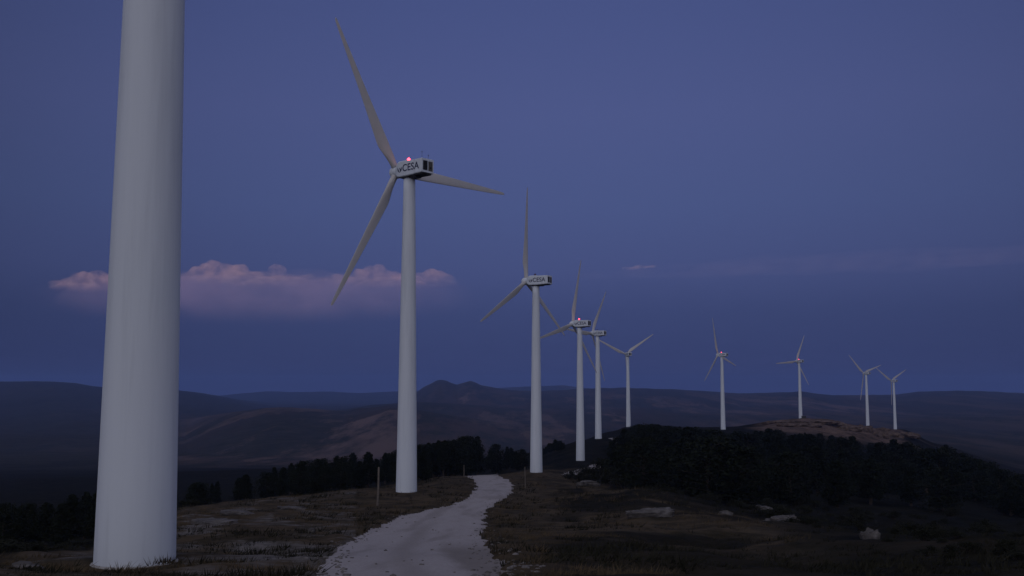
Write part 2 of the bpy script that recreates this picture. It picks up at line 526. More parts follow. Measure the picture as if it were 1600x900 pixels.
# dark scrub: left slope, right slope and the far right
leftedge = np.interp(pxs, [-400, 0, 150, 280, 450, 640, 700], [46, 50, 66, 125, 165, 190, 235])
scr = sstep(0.92, 1.12, rx / leftedge + 0.3 * nz) * (pxs < 705)
rightedge = np.interp(pxs, [820, 900, 960, 1010, 1100, 1250, 1400, 1600, 2000], [280, 260, 150, 155, 125, 95, 60, 45, 40])
scr = np.maximum(scr, sstep(0.9, 1.25, rx / rightedge + 0.35 * nz + 0.3 * nz2) * (pxs > 820))
scr = np.maximum(scr, 0.85 * sstep(0.05, 0.3, nz2 + 0.4 * nz) * sstep(820, 900, pxs))
scr = np.maximum(scr, (0.75 + 0.5 * nz2) * sstep(800, 900, pxs) * (1 - sstep(48, 66, rx + 14 * nz2)))
scr = np.maximum(scr, (0.9 + 0.4 * nz2) * sstep(1180, 1330, pxs + 120 * nz))
scr = np.clip(scr, 0, 1)
scr = np.maximum(scr, (np.abs(pxs - 740) < 80) * sstep(255, 300, rx))
stony = 0.9 * (pxs < 560) * (1 - sstep(0.75, 0.98, rx / leftedge)) + 0.12 * (pxs > 800)
pxk = np.exp(-0.5 * ((pxs - 1300) / 95) ** 2)
bare = sstep(0.4, 0.62, pxk + 0.3 * nz) * sstep(640, 720, dep + 60 * nz) * (1 - sstep(1150, 1300, dep))
wooded = (0.93 + 0.2 * nz) * np.maximum(1 - sstep(240, 340, pxs), sstep(3900, 4700, rx) * (1 - sstep(600, 680, pxs))) + 0.6 * sstep(5500, 7000, rx) * sstep(600, 680, pxs) + 0.55 * sstep(1230, 1500, pxs) * (1 - sstep(5500, 7000, rx))
for nme, vals in (('far', farv), ('scrub', scr), ('stony', stony), ('bare', bare), ('wooded', np.clip(wooded, 0, 1))):
    setattr_f(gm, nme, np.append(vals, 0))
ground = link('ground', gm)
tag(ground, 'rough dark heath on a ridge falling to a wide valley with dusky hills', 'ground', kind='structure')

# track sheet: follows the same grid 4 cm above it, its rim tucked into the soil
fm = TM.ravel()[Q].sum(1) >= 3
qf = Q[fm]
use, inv = np.unique(qf, return_inverse=True)
tv = V[use].copy()
cnt = np.bincount(inv.ravel(), minlength=len(use))
rim = cnt < 4
tv[:, 2] += np.where(rim, -0.02, 0.05)
tm = from_np('gravel_track', tv, inv.reshape(-1, 4), M_TRACK)
tx, ty = tv[:, 0], tv[:, 1]
verge = 0.8 * np.clip(1 - trk.ravel()[use], 0, 1) * 1.2
cx = np.interp(ty, [0, 26, 40, 60, 80], [-1.7, -2.5, -4.4, -6.0, -6.5])
verge = np.maximum(verge, 0.55 * sstep(1.5, 2.3, (tx - cx) + 0.5 * fbm(tx / 1.5, ty / 3.0, 5, 3)) * (1 - sstep(45, 60, ty)))
verge = np.maximum(verge, 0.30 * sstep(0.1, 0.4, fbm(tx / 1.4, ty / 12.0, 8, 3)))
rut = np.exp(-0.5 * (((tx - cx) - 0.35 + 0.3 * fbm(tx * 0, ty / 7.0, 9, 2)) / 0.38) ** 2) * (1 - sstep(70, 95, ty))
verge = np.maximum(verge, 0.28 * rut)
setattr_f(tm, 'verge', np.clip(verge, 0, 1))
track = link('gravel_track', tm)
tag(track, 'pale gravel track curving downhill past the turbine foot', 'track', kind='structure')

# ------------------------------------------------------------------ wind turbine
TH = 43.9      # tower height
HUBZ = TH + 1.25
prof = [(1.55, -3.0), (1.55, 0.0)]
bm = bmesh.new()
zz = np.linspace(0, TH, 23)
prof = [(1.47, -3.0)] + [(1.46 - 0.64 * (z / TH), z) for z in zz]
lathe(bm, prof, 64)
ME_TOWER = from_bm('tower', bm, M_PAINT, True)
bm = bmesh.new()
lathe(bm, [(1.6, -2.0), (1.6, -0.1), (1.55, -0.04), (1.4, 0.01)], 48)
ME_FOUND = from_bm('foundation', bm, M_CONC)
bm = bmesh.new()
lathe(bm, [(0.88, TH - 0.06), (1.02, TH - 0.03), (1.02, TH + 0.16), (0.9, TH + 0.18)], 48)
ME_YAW = from_bm('yaw_bearing', bm, M_STEEL, True)


def nac_ring(x, w, z0, z1, c=0.22, n=5):
    """rounded rectangle section across the nacelle"""
    pts = []
    for cxs, cz, a0 in ((w - c, z1 - c, 0), (-(w - c), z1 - c, 90), (-(w - c), z0 + c, 180), (w - c, z0 + c, 270)):
        for k in range(n):
            a = R(a0 + 90 * k / (n - 1))
            pts.append((x, cxs + c * math.cos(a), cz + c * math.sin(a)))
    return pts


bm = bmesh.new()
zb, zt = TH + 0.15, TH + 2.35
secs = [(-2.15, 0.55, zb + 0.55, zt - 0.45, 0.3), (-2.05, 0.78, zb + 0.32, zt - 0.28, 0.34), (-1.55, 1.02, zb + 0.08, zt - 0.02, 0.25),
        (-1.1, 1.12, zb, zt + 0.08, 0.2), (0.6, 1.15, zb, zt + 0.06, 0.16), (0.75, 1.15, zb, zt - 0.04, 0.14), (3.72, 1.15, zb + 0.12, zt - 0.08, 0.12), (3.78, 1.1, zb + 0.17, zt - 0.13, 0.12)]
loft(bm, [nac_ring(*s) for s in secs])
ME_NAC = from_bm('nacelle', bm, M_PAINT)
bm = bmesh.new()
box(bm, -1.3, 3.5, -0.95, 0.95, zb - 0.07, zb + 0.06, 0.03)
box(bm, -0.1, 1.9, -0.62, 0.62, zb - 0.28, zb - 0.06, 0.05)
ME_UNDER = from_bm('belly_plate', bm, M_STEEL)
# rear openings: a frame with a dark hole and a meshed panel
bm = bmesh.new(); box(bm, 3.70, 3.80, -0.92, -0.06, zb + 0.45, zt - 0.38, 0.02); ME_HOLE = from_bm('air_outlet', bm, M_DARK)
bm = bmesh.new(); box(bm, 3.70, 3.80, 0.10, 0.92, zb + 0.40, zt - 0.42, 0.02); ME_PANEL = from_bm('vent_panel', bm, M_VENT)
bm = bmesh.new()
box(bm, 3.79, 3.84, 0.38, 0.64, zb + 0.7, zb + 1.0, 0.02)
ME_SLATS = from_bm('vent_handle', bm, M_DARK)
bm = bmesh.new(); lathe(bm, [(0.025, -0.1), (0.018, 0.9), (0.02, 0.94), (0.10, 0.95), (0.10, 1.0), (0.03, 1.02)], 12); ME_MAST = from_bm('sensor_mast', bm, M_STEEL)
bm = bmesh.new(); lathe(bm, [(0.025, -0.1), (0.018, 0.55), (0.06, 0.58), (0.06, 0.7), (0.02, 0.72)], 12); ME_MASTB = from_bm('sensor_mast', bm, M_STEEL)
bm = bmesh.new(); lathe(bm, [(0.20, 0), (0.22, 0.04), (0.20, 0.20), (0.14, 0.22)], 20); ME_LBASE = from_bm('lamp_base', bm, M_STEEL, True)


def lamp_mesh(m, r):
    bm = bmesh.new()
    lathe(bm, [(r * 0.9, 0.20)] + [(r * math.cos(a), 0.20 + 0.12 + 1.25 * r * math.sin(a)) for a in np.linspace(0, 1.35, 7)], 20)
    return from_bm('lamp_glass', bm, m, True)


ME_LIT = lamp_mesh(M_LAMP, 0.23)
ME_OFF = lamp_mesh(M_UNLIT, 0.22)
# hub and spinner
bm = bmesh.new()
pr = [(0.62, 0.0), (0.86, -0.12), (0.92, -0.5), (0.9, -1.0), (0.78, -1.35), (0.55, -1.62), (0.28, -1.78), (0.06, -1.83)]
loft(bm, [[(x, r * math.cos(2 * math.pi * i / 32), r * math.sin(2 * math.pi * i / 32)) for i in range(32)] for r, x in pr])
ME_HUB = from_bm('hub', bm, M_PAINT, True)
# blade: root along +Z, round root running into a twisted aerofoil
bm = bmesh.new()
BL = 23.0
rings = []
for k, t in enumerate(np.concatenate([np.linspace(0.02, 0.25, 9), np.linspace(0.29, 0.985, 18), [0.994, 1.0]])):
    z = BL * t
    rnd = 1 - float(sstep(0.05, 0.2, np.array(t)))
    chord = float(np.interp(t, [0, 0.06, 0.12, 0.2, 0.5, 0.8, 0.95, 0.985, 0.994, 1.0], [0.95, 0.95, 1.35, 1.85, 1.3, 0.8, 0.52, 0.4, 0.25, 0.06]))
    th = float(np.interp(t, [0, 0.06, 0.2, 0.5, 1.0], [0.95, 0.95, 0.42, 0.2, 0.05])) * (1 if t < 0.985 else 0.5)
    tw = R(float(np.interp(t, [0, 0.2, 0.5, 1.0], [16, 13, 5, 0])))
    ring = []
    n = 24
    for q in range(n):
        a = 2 * math.pi * q / n
        u, w = math.cos(a), math.sin(a)
        # aerofoil: leading edge at u=+1 (blunt), trailing edge sharp
        c = (u + 0.0) * 0.5 * chord - (1 - rnd) * 0.2 * chord
        hh = w * 0.5 * th * (rnd + (1 - rnd) * (0.35 + 0.65 * (u + 1) / 2))
        y, x = c, hh
        ring.append((x * math.cos(tw) + y * math.sin(tw), y * math.cos(tw) - x * math.sin(tw), z))
    rings.append(ring)
loft(bm, rings)
ME_BLADE = from_bm('blade', bm, M_BLADE, True)

# lettering and mark on the nacelle side
cu = bpy.data.curves.new('lettering', 'FONT')
cu.body = 'CESA'; cu.size = 1.42; cu.extrude = 0.012; cu.offset = 0.022; cu.space_character = 1.05
cu.align_x = 'CENTER'; cu.align_y = 'CENTER'
to = bpy.data.objects.new('lettering', cu); COL.objects.link(to)
bpy.context.view_layer.update()
dg = bpy.context.evaluated_depsgraph_get()
ME_TEXT = bpy.data.meshes.new_from_object(to.evaluated_get(dg))
bpy.data.objects.remove(to)
ME_TEXT.name = 'lettering'; ME_TEXT.materials.clear(); ME_TEXT.materials.append(M_INK)
# mark: two leaf-like strokes meeting in a point, like a small bird
bm = bmesh.new()


def crescent(p0, p1, bulge, wid, n=12):
    p0, p1 = Vector(p0), Vector(p1); d = p1 - p0; nn = Vector((-d.y, d.x)).normalized()
    up, lo = [], []
    for k in range(n + 1):
        t = k / n; s = math.sin(math.pi * t)
        q = p0 + d * t
        up.append(q + nn * (bulge * s + wid * s * 0.5 + 0.004)); lo.append(q + nn * (bulge * s - wid * s * 0.5 - 0.004))
    loop = up + lo[::-1]
    f = bm.faces.new([bm.verts.new((q.x, q.y, 0.012)) for q in loop])
    g = bmesh.ops.extrude_face_region(bm, geom=[f])
    for v in [e for e in g['geom'] if isinstance(e, bmesh.types.BMVert)]: v.co.z -= 0.02


crescent((-0.42, 0.36), (0.0, -0.42), -0.10, 0.2)
crescent((0.0, -0.42), (0.36, 0.40), -0.12, 0.22)
crescent((-0.08, 0.30), (0.10, -0.16), 0.07, 0.15)
ME_LOGO = from_bm('logo_mark', bm, M_INK)

TG = 'row of wind turbines along the ridge'


def turbine(idx):
    px, py, d, yaw, rot, lit, label = TURB[idx]
    root = empty('wind_turbine', TPOS[idx], -R(yaw))
    tag(root, label, 'wind turbine', TG)
    tw = link('tower', ME_TOWER, None, root)
    link('foundation', ME_FOUND, None, root)
    link('yaw_bearing', ME_YAW, None, root)
    nc = link('nacelle', ME_NAC, None, root)
    link('belly_plate', ME_UNDER, None, nc)
    link('air_outlet', ME_HOLE, None, nc)
    link('vent_panel', ME_PANEL, None, nc)
    link('vent_handle', ME_SLATS, None, nc)
    for me_, y_ in ((ME_MAST, -0.6), (ME_MASTB, 0.62)):
        ms = link('sensor_mast', me_, None, nc); ms.location = (3.2, y_, zt - 0.06)
    for sgn in (-1, 1):
        rotm = (math.pi / 2, 0, 0) if sgn < 0 else (math.pi / 2, 0, math.pi)
        t = link('lettering', ME_TEXT, None, nc)
        t.location = (1.45 if sgn < 0 else 0.95, sgn * 1.155, (zb + zt) / 2 + 0.02); t.rotation_euler = rotm
        g = link('logo_mark', ME_LOGO, None, nc)
        g.location = (-0.82 if sgn < 0 else 3.1, sgn * 1.15, (zb + zt) / 2 - 0.06); g.rotation_euler = rotm
    lb = link('warning_lamp', ME_LBASE, None, root)
    lb.location = (-0.2, 0, zt + 0.05)
    lg = link('lamp_glass', ME_LIT if lit else ME_OFF, None, lb)
    lb['label'] = 'lit red warning lamp' if lit else 'unlit warning lamp'
    hb = link('hub', ME_HUB, None, root)
    hb.location = (-2.1, 0, HUBZ)
    for k in range(3):
        bl = link('blade', ME_BLADE, None, root)
        bl.location = (-2.72, 0, HUBZ)
        bl.rotation_euler = (R(rot + 120 * k), 0, 0)
    return root


for k in range(len(TURB)):
    turbine(k)

# dark cabinet at the foot of one far turbine
bm = bmesh.new()
box(bm, -1.5, 1.5, -1.2, 1.2, -0.8, 2.1, 0.06)
box(bm, -1.65, 1.65, -1.35, 1.35, 2.1, 2.3, 0.04)
p = at(1256, 655, 826)
cab = link('cabinet', from_bm('cabinet', bm, simple('cabinet_paint', 2, [(0.3, (0.025, 0.028, 0.025)), (0.7, (0.04, 0.045, 0.04))], 0.6)))
cab.location = (p.x, p.y, H(p.x, p.y))
tag(cab, 'small dark cabinet standing at the foot of the turbine on the bare knoll', 'cabinet')

# ------------------------------------------------------------------ posts along the track
POSTS = [(590, 792, 59, 'tall leaning wooden post on the grass left of the track, nearest of the posts', 0.5, 0.10),
         (725, 747, 19, 'short wooden post at the left edge of the track top, left of a pair', 2.0, 0.085),
         (733, 743, 17, 'short wooden post at the left edge of the track top, right of a pair', -1.0, 0.085),
         (776, 739, 19, 'wooden post standing behind the top of the track in front of the pines', 1.5, 0.085),
         (821, 764, 34, 'thin wooden post on the grass between the track and the third turbine', -1.5, 0.065)]
for px, py, hp, lab, lean, rad in POSTS:
    g = ground_hit(px, py)
    hgt = hp / F * g.y
    bm = bmesh.new()
    lathe(bm, [(rad * 1.1, -0.6), (rad * 1.1, 0.0), (rad, hgt * 0.5), (rad * 0.9, hgt - 0.04), (rad * 0.6, hgt)], 10)
    for v in bm.verts:
        v.co.x += 0.02 * math.sin(v.co.z * 1.7); v.co.y += 0.02 * math.cos(v.co.z * 1.3)
    o = link('wooden_post', from_bm('wooden_post', bm, M_WOOD, True))
    o.location = (g.x, g.y, Hm(g.x, g.y)); o.rotation_euler = (R(1), R(-lean), random.random() * 6)
    tag(o, lab, 'post', 'wooden posts along the track')

# ------------------------------------------------------------------ rocks
ROCKS = [(1020, 818, 66, 12, 0.55, 'long pale flat limestone slab lying in the dark grass right of the track'),
         (1190, 800, 38, 9, 0.8, 'grey limestone outcrop, upper left of two touching rocks right of the track'),
         (1226, 812, 56, 13, 0.8, 'grey limestone outcrop, lower right of two touching rocks right of the track'),
         (1363, 849, 26, 17, 0.9, 'lone pale boulder at the lower right in the black scrub'),
         (1135, 811, 22, 7, 0.7, 'small pale rock between the long slab and the outcrop'),
         (920, 764, 30, 8, 0.7, 'pale rock at the front of the dark bushes right of the third turbine'),
         (330, 822, 60, 7, 0.8, 'pale low limestone ledge right of the nearest tower'),
         (372, 808, 54, 6, 0.8, 'thin pale limestone ledge at the edge of the pines right of nearest tower'),
         (455, 797, 40, 5, 0.8, 'thin pale limestone ledge left of the nearest wooden post'),
         (485, 834, 11, 7, 0.9, 'small pale stone in the grass left of the track'),
         (95, 872, 70, 10, 0.8, 'pale low limestone ledge left of the nearest tower foot'),
         (35, 886, 50, 9, 0.8, 'pale low limestone ledge at the lower left corner')]
for k, (px, py, wp, hp, dpt, lab) in enumerate(ROCKS):
    g = ground_hit(px, py)
    w, hh = wp / F * g.y, hp / F * g.y
    bm = bmesh.new()
    bmesh.ops.create_icosphere(bm, subdivisions=4, radius=1)
    pts = np.array([v.co[:] for v in bm.verts])
    n1 = fbm(pts[:, 0] * 1.6 + k * 5, pts[:, 1] * 1.6 + pts[:, 2] * 1.1, 90 + k, 4)
    n2 = fbm(pts[:, 2] * 3.0 + k * 3, pts[:, 0] * 3.0 - pts[:, 1] * 2, 190 + k, 3)
    for v, a, b_ in zip(bm.verts, n1, n2):
        c = v.co * (1 + 0.75 * a + 0.35 * b_)
        # boxy, bedded limestone
        c = Vector([math.copysign(abs(q) ** 0.75, q) for q in c])
        v.co = (c.x * w / 2, c.y * w / 2 * dpt, c.z * hh * 0.75 + hh * 0.02 + 0.25 * hh * b_)
    o = link('rock', from_bm('rock', bm, M_ROCK, False))
    o.location = g + Vector((0, w * dpt * 0.3, 0)); o.location.z = Hm(o.location.x, o.location.y) + 0.03
    o.rotation_euler = (R(random.uniform(-4, 4)), R(random.uniform(-5, 5)), 0)
    tag(o, lab, 'rock', 'pale limestone rocks')


M_RUBBLE = simple('reddish_rubble', 0.35, [(0.3, (0.045, 0.034, 0.027)), (0.5, (0.10, 0.072, 0.058)), (0.7, (0.16, 0.118, 0.096))], 1.0, 0.8, 1.5)
HEAPS = [(1322, 676, 34, 10, 770), (1345, 678, 34, 13, 800), (1368, 684, 30, 14, 760), (1388, 682, 36, 12, 790), (1412, 681, 34, 10, 840), (1372, 674, 26, 6, 860),
         (1205, 662, 36, 6, 790), (1238, 659, 40, 5, 780), (1280, 661, 44, 7, 790), (1302, 666, 36, 8, 800), (1226, 667, 30, 6, 740), (1262, 668, 34, 7, 740)]
for k, (px, py, wp, hp, d) in enumerate(HEAPS):
    x = (px - 800) / F * d
    w, hh = wp / F * d, hp / F * d
    bm = bmesh.new()
    bmesh.ops.create_icosphere(bm, subdivisions=5, radius=1)
    pts = np.array([v.co[:] for v in bm.verts])
    n1 = fbm(pts[:, 0] * 1.7 + k * 7, pts[:, 1] * 1.7 + pts[:, 2] * 1.3, 400 + k, 5)
    n2 = fbm(pts[:, 0] * 6 + k * 3, pts[:, 1] * 6 - pts[:, 2] * 5, 430 + k, 4)
    for v, a, b_ in zip(bm.verts, n1, n2):
        c = v.co * (1 + 0.6 * a)
        v.co = (c.x * w / 2, c.y * w / 2 * 0.8, max(-0.5, c.z) * hh * 0.55 + 0.25 * hh * b_)
    o = link('rubble_heap', from_bm('rubble_heap', bm, M_RUBBLE, False))
    o.location = (x, d, H(x, d) + 0.1 * hh); o.rotation_euler = (0, 0, random.uniform(-0.4, 0.4))
    tag(o, 'low heap of reddish rubble on the bare knoll beneath the far turbines', 'rubble heap', 'rubble heaps on the bare knoll')

# ------------------------------------------------------------------ trees and bushes
def leaf_tris(cen, rad, n, size, flat=0.75):
    """n small triangles spread through an ellipsoid clump"""
    d = RNG.normal(size=(n, 3)); d /= np.linalg.norm(d, axis=1)[:, None]
    p = cen + d * (RNG.random((n, 1)) ** 0.45) * rad * np.array([1, 1, flat])
    a = RNG.normal(size=(n, 3)); a /= np.linalg.norm(a, axis=1)[:, None]
    b_ = np.cross(a, RNG.normal(size=(n, 3))); b_ /= np.linalg.norm(b_, axis=1)[:, None] + 1e-9
    s = size * RNG.uniform(0.6, 1.4, (n, 1))
    return np.stack([p + a * s, p - a * s * 0.5 + b_ * s * 0.7, p - a * s * 0.5 - b_ * s * 0.7], 1)


def pine_protos(k):
    """crown and trunk of one unit-height pine"""
    tris = []
    tall = k % 3
    base = [0.12, 0.20, 0.08][tall]
    wmax = [0.26, 0.33, 0.38][tall]
    bm = bmesh.new()
    sx, sy = random.uniform(-.03, .03), random.uniform(-.03, .03)
    spine = [(sx * math.sin(3 * t), sy * math.sin(2.2 * t), t * 0.93) for t in np.linspace(-0.03, 1, 9)]
    loft(bm, [[(x + 0.024 * (1.12 - t) * math.cos(a), y + 0.024 * (1.12 - t) * math.sin(a), t) for a in np.linspace(0, 2 * math.pi, 8, endpoint=False)] for x, y, t in spine])
    nl = 46
    for q in range(nl):
        t = base + (0.97 - base) * ((q + random.random()) / nl)
        u = (t - base) / (1 - base)
        prof_w = wmax * ((1 - u) ** 0.7) * (0.55 + 0.45 * min(1, u * 4 + 0.3)) if tall != 2 else wmax * math.sqrt(max(0.02, 1 - (2 * u - 0.85) ** 2 / 1.4))
        az = q * 2.4 + random.uniform(-0.6, 0.6)
        ln = prof_w * random.uniform(0.55, 1.15)
        c = np.array([ln * 0.78 * math.cos(az), ln * 0.78 * math.sin(az), t + random.uniform(-0.01, 0.03)])
        # limb
        tip = Vector(c); o0 = Vector((0, 0, t - 0.05))
        side = Vector((-math.sin(az), math.cos(az), 0)) * 0.006
        upv = Vector((0, 0, 0.006))
        loft(bm, [[o0 + side, o0 + upv, o0 - side, o0 - upv], [tip + side * .3, tip + upv * .3, tip - side * .3, tip - upv * .3]])
        tris.append(leaf_tris(c, 0.045 + ln * 0.42, 70, 0.020))
        if random.random() < 0.7:
            tris.append(leaf_tris(c * np.array([.45, .45, 1]), 0.05 + ln * 0.3, 40, 0.022))
    tris.append(leaf_tris(np.array([spine[-1][0], spine[-1][1], 0.95]), 0.05, 40, 0.018, 1.3))
    T = np.concatenate(tris).reshape(-1, 3)
    crown = from_np('crown', T, np.arange(len(T)).reshape(-1, 3), M_PINE, False)
    return crown, from_bm('trunk', bm, M_BARK)


PINES = [pine_protos(k) for k in range(6)]


def add_tree(x, y, h, label, group, name='pine_tree', k=None, wide=1.0):
    crown, trunk = PINES[random.randrange(6) if k is None else k]
    o = empty(name, (x, y, H(x, y) - 0.15), random.uniform(0, 6.28))
    o.scale = (h * wide, h * wide, h)
    tag(o, label, 'tree', group)
    link('crown', crown, None, o); link('trunk', trunk, None, o)
    return o


def shrub_proto(k):
    tris = []
    bm = bmesh.new()
    for q in range(16):
        az, rd = random.uniform(0, 6.28), random.uniform(0, 0.5)
        c = np.array([rd * math.cos(az), rd * math.sin(az), random.uniform(0.22, 0.75) * (1 - 0.5 * rd)])
        tris.append(leaf_tris(c, random.uniform(0.16, 0.28), 80, 0.035, 0.8))
        t0 = Vector((c[0] * .15, c[1] * .15, -0.1)); t1 = Vector(c)
        e = Vector((0.012, 0, 0)); f = Vector((0, 0.012, 0))
        loft(bm, [[t0 + e, t0 + f, t0 - e, t0 - f], [t1 + e * .3, t1 + f * .3, t1 - e * .3, t1 - f * .3]])
    T = np.concatenate(tris).reshape(-1, 3)
    return from_np('foliage', T, np.arange(len(T)).reshape(-1, 3), M_SHRUB, False), from_bm('stem', bm, M_BARK)


SHRUBS = [shrub_proto(k) for k in range(4)]


def add_shrub(x, y, w, h, label, group):
    fo, st = SHRUBS[random.randrange(4)]
    o = empty('shrub', (x, y, Hm(x, y) - 0.05), random.uniform(0, 6.28))
    o.scale = (w, w, h)
    tag(o, label, 'shrub', group)
    link('foliage', fo, None, o); link('stem', st, None, o)
    return o


taken = []


def free(x, y, gap):
    for (a, b_, g) in taken:
        if (a - x) ** 2 + (b_ - y) ** 2 < (0.5 * (gap + g)) ** 2:
            return False
    for a, b_ in zip(TX, TY):
        if (a - x) ** 2 + (b_ - y) ** 2 < 25:
            return False
    return True


def scatter(n, pxr, line, dr, label, group, hr, slack=14, wide=1.0, ok=None):
    made = 0; tries = 0
    lx, ly = [p[0] for p in line], [p[1] for p in line]
    while made < n and tries < n * 60:
        tries += 1
        px = random.uniform(*pxr)
        lo, hi = dr(px)
        d = math.exp(random.uniform(math.log(lo), math.log(hi)))
        x = (px - 800) / F * d
        if ok and not ok(px, d): continue
        z = H(x, d)
        bpy_ = pix((x, d, z))[1]
        top = float(np.interp(px, lx, ly)) + abs(random.gauss(0, slack))
        h = (bpy_ - top) / F * d
        if h < hr[0]: continue
        h = min(h, hr[1] * random.uniform(0.75, 1.0))
        if not free(x, d, 0.34 * h): continue
        if bool(on_track(np.array([x]), np.array([d]))[0]): continue
        taken.append((x, d, 0.34 * h))
        add_tree(x, d, h, label, group, wide=wide * random.uniform(0.9, 1.25))
        made += 1
    return made


LL = [(-200, 800), (0, 790), (100, 775), (200, 765), (280, 757), (350, 750), (400, 737), (430, 728), (500, 717), (560, 707), (600, 707), (640, 702)]
n1 = scatter(60, (275, 668), LL, lambda p: (float(np.interp(p, [275, 450, 640, 700], [135, 172, 195, 225])), float(np.interp(p, [275, 640, 700], [260, 300, 320]))),
             'dark pine tree in the belt of pines behind the second turbine', 'pines in the belt left of the track', (4, 13), 9)
n2 = scatter(30, (652, 757), [(640, 700), (655, 695), (690, 688), (715, 683), (740, 679), (757, 681)], lambda p: (255, 340),
             'taller dark pine tree in the clump beside the top of the track', 'pines in the clump at the track top', (6, 16), 5)
n3 = scatter(9, (766, 826), [(766, 694), (800, 697), (826, 700)], lambda p: (300, 420),
             'dark pine tree in the low row left of the third turbine', 'pines in the row left of the third turbine', (4, 11), 6)
n4 = scatter(45, (-130, 275), LL, lambda p: (float(np.interp(p, [0, 150, 275], [85, 105, 135])), 330),
             'dark pine tree on the steep slope behind the nearest tower', 'pines on the steep left slope', (4, 11), 18)
n5 = scatter(9, (846, 930), [(846, 703), (866, 684), (880, 690), (930, 690)], lambda p: (430, 560),
             'dark round pine tree on the rise behind the third turbine', 'pines on the rise between turbines', (3, 9), 6, 1.2)
RL = [(930, 735), (950, 692), (965, 673), (985, 666), (1010, 661), (1060, 666), (1100, 669), (1140, 673), (1180, 671), (1230, 672), (1290, 677), (1330, 684),
      (1350, 691), (1380, 691), (1400, 680), (1430, 684), (1480, 697), (1520, 716), (1560, 730), (1620, 737), (1750, 742)]
WL = 'dark pine tree in the black wood covering the knoll right of the track'
WG = 'pines in the wood on the right knoll'
n6 = scatter(115, (952, 1700), RL, lambda p: (float(np.interp(p, [950, 1010, 1150, 1400, 1700], [175, 175, 165, 205, 260])), float(np.interp(p, [950, 1130, 1300, 1500, 1700], [430, 520, 520, 420, 400]))),
             WL, WG, (2.0, 11), 26, 1.3, lambda p, d: fbm(np.array([(p - 800) / F * d / 26.0]), np.array([d / 40.0]), 97, 2)[0] > -0.12 - 0.4 * (d > 300))
n7 = scatter(78, (955, 1560), RL, lambda p: (float(np.interp(p, [950, 1010, 1150, 1400, 1700], [280, 300, 330, 330, 250])), float(np.interp(p, [950, 1130, 1300, 1470, 1540, 1700], [430, 560, 640, 640, 450, 380]))),
             WL, WG, (3, 15), 4, 1.25)
print('trees', n1, n2, n3, n4, n5, n6, n7)

SH = [(892, 752, 26, 16), (905, 757, 30, 20), (925, 758, 34, 26), (948, 763, 40, 30), (975, 765, 44, 30), (1000, 766, 40, 24), (940, 745, 40, 30), (968, 742, 44, 34), (1000, 748, 46, 34), (915, 745, 30, 18)]
for px, py, w, h in SH:
    d = 190 + (766 - py) * 3.2
    x = (px - 800) / F * d
    add_shrub(x, d, w / F * d, h / F * d + 0.8, 'black rounded bush at the wood edge behind the pale rock', 'bushes at the wood edge')
made = 0
while made < 150:
    px = random.uniform(1010, 1690)
    lo = float(np.interp(px, [1010, 1150, 1250, 1400, 1700], [155, 122, 88, 45, 34]))
    d = math.exp(random.uniform(math.log(lo), math.log(210)))
    x = (px - 800) / F * d
    w = random.uniform(0.7, 2.3) * (0.5 + 0.6 * d / 150)
    if not free(x, d, w * 0.6): continue
    taken.append((x, d, w * 0.6))
    add_shrub(x, d, w * 1.2, w * random.uniform(0.5, 0.9), 'low dark bush scattered on the right hand slope below the wood', 'bushes on the right slope')
    made += 1
made = 0
while made < 26:
    px = random.uniform(-60, 330)
    d = math.exp(random.uniform(math.log(float(np.interp(px, [0, 150, 330], [47, 62, 112]))), math.log(float(np.interp(px, [0, 330], [90, 150])))))
    x = (px - 800) / F * d
    w = random.uniform(0.9, 2.4)
    if not free(x, d, w * 0.6): continue
    taken.append((x, d, w * 0.6))
    add_shrub(x, d, w * 1.3, w * random.uniform(0.5, 0.9), 'low dark bush at the lip of the left slope near the nearest tower', 'bushes on the left slope')
    made += 1


# ------------------------------------------------------------------ grass (uncountable)
def grass(name, n, dmin, dmax, hgt, wid, m, label, keep, spread=0.18, nb=7):
    px = RNG.uniform(-120, 1720, n)
    d = np.exp(RNG.uniform(math.log(dmin), math.log(dmax), n))
    x = (px - 800) / F * d; y = d
    k = keep(px, d, x, y) & ~on_track(x, y)
    for a, b_ in zip(TX, TY):
        k &= np.hypot(x - a, y - b_) > 2.1
    x, y, d = x[k], y[k], d[k]
    z = terrain(x, y) + micro(x, y, np.hypot(x, y)) - 0.05
    n = len(x)
    sc = np.clip(0.75 + 1.5 * fbm(x / 2.6, y / 2.6, 87, 3), 0.25, 1.15) * (0.6 + 0.6 * RNG.random(n)) * (0.85 + d / 180.0)
    X = np.repeat(x, nb); Y = np.repeat(y, nb); Z = np.repeat(z, nb); SC = np.repeat(sc, nb); N = n * nb
    a = RNG.uniform(0, 6.283, N); rad = spread * SC * np.sqrt(RNG.random(N))
    bx_, by_ = X + rad * np.cos(a), Y + rad * np.sin(a)
    ln = hgt * SC * RNG.uniform(0.5, 1.2, N)
    lean = RNG.uniform(0.2, 1.15, N) * ln
    wa = RNG.uniform(0, 3.1416, N); ww = wid * SC * RNG.uniform(0.6, 1.3, N)
    p0 = np.stack([bx_ - ww * np.cos(wa), by_ - ww * np.sin(wa), Z], 1)
    p1 = np.stack([bx_ + ww * np.cos(wa), by_ + ww * np.sin(wa), Z], 1)
    p2 = np.stack([bx_ + lean * (np.cos(a) + 0.5), by_ + lean * np.sin(a), Z + ln], 1)
    T = np.stack([p0, p1, p2], 1).reshape(-1, 3)
    o = link(name, from_np(name, T, np.arange(len(T)).reshape(-1, 3), m, False))
    tag(o, label, 'grass', kind='stuff')
    return o


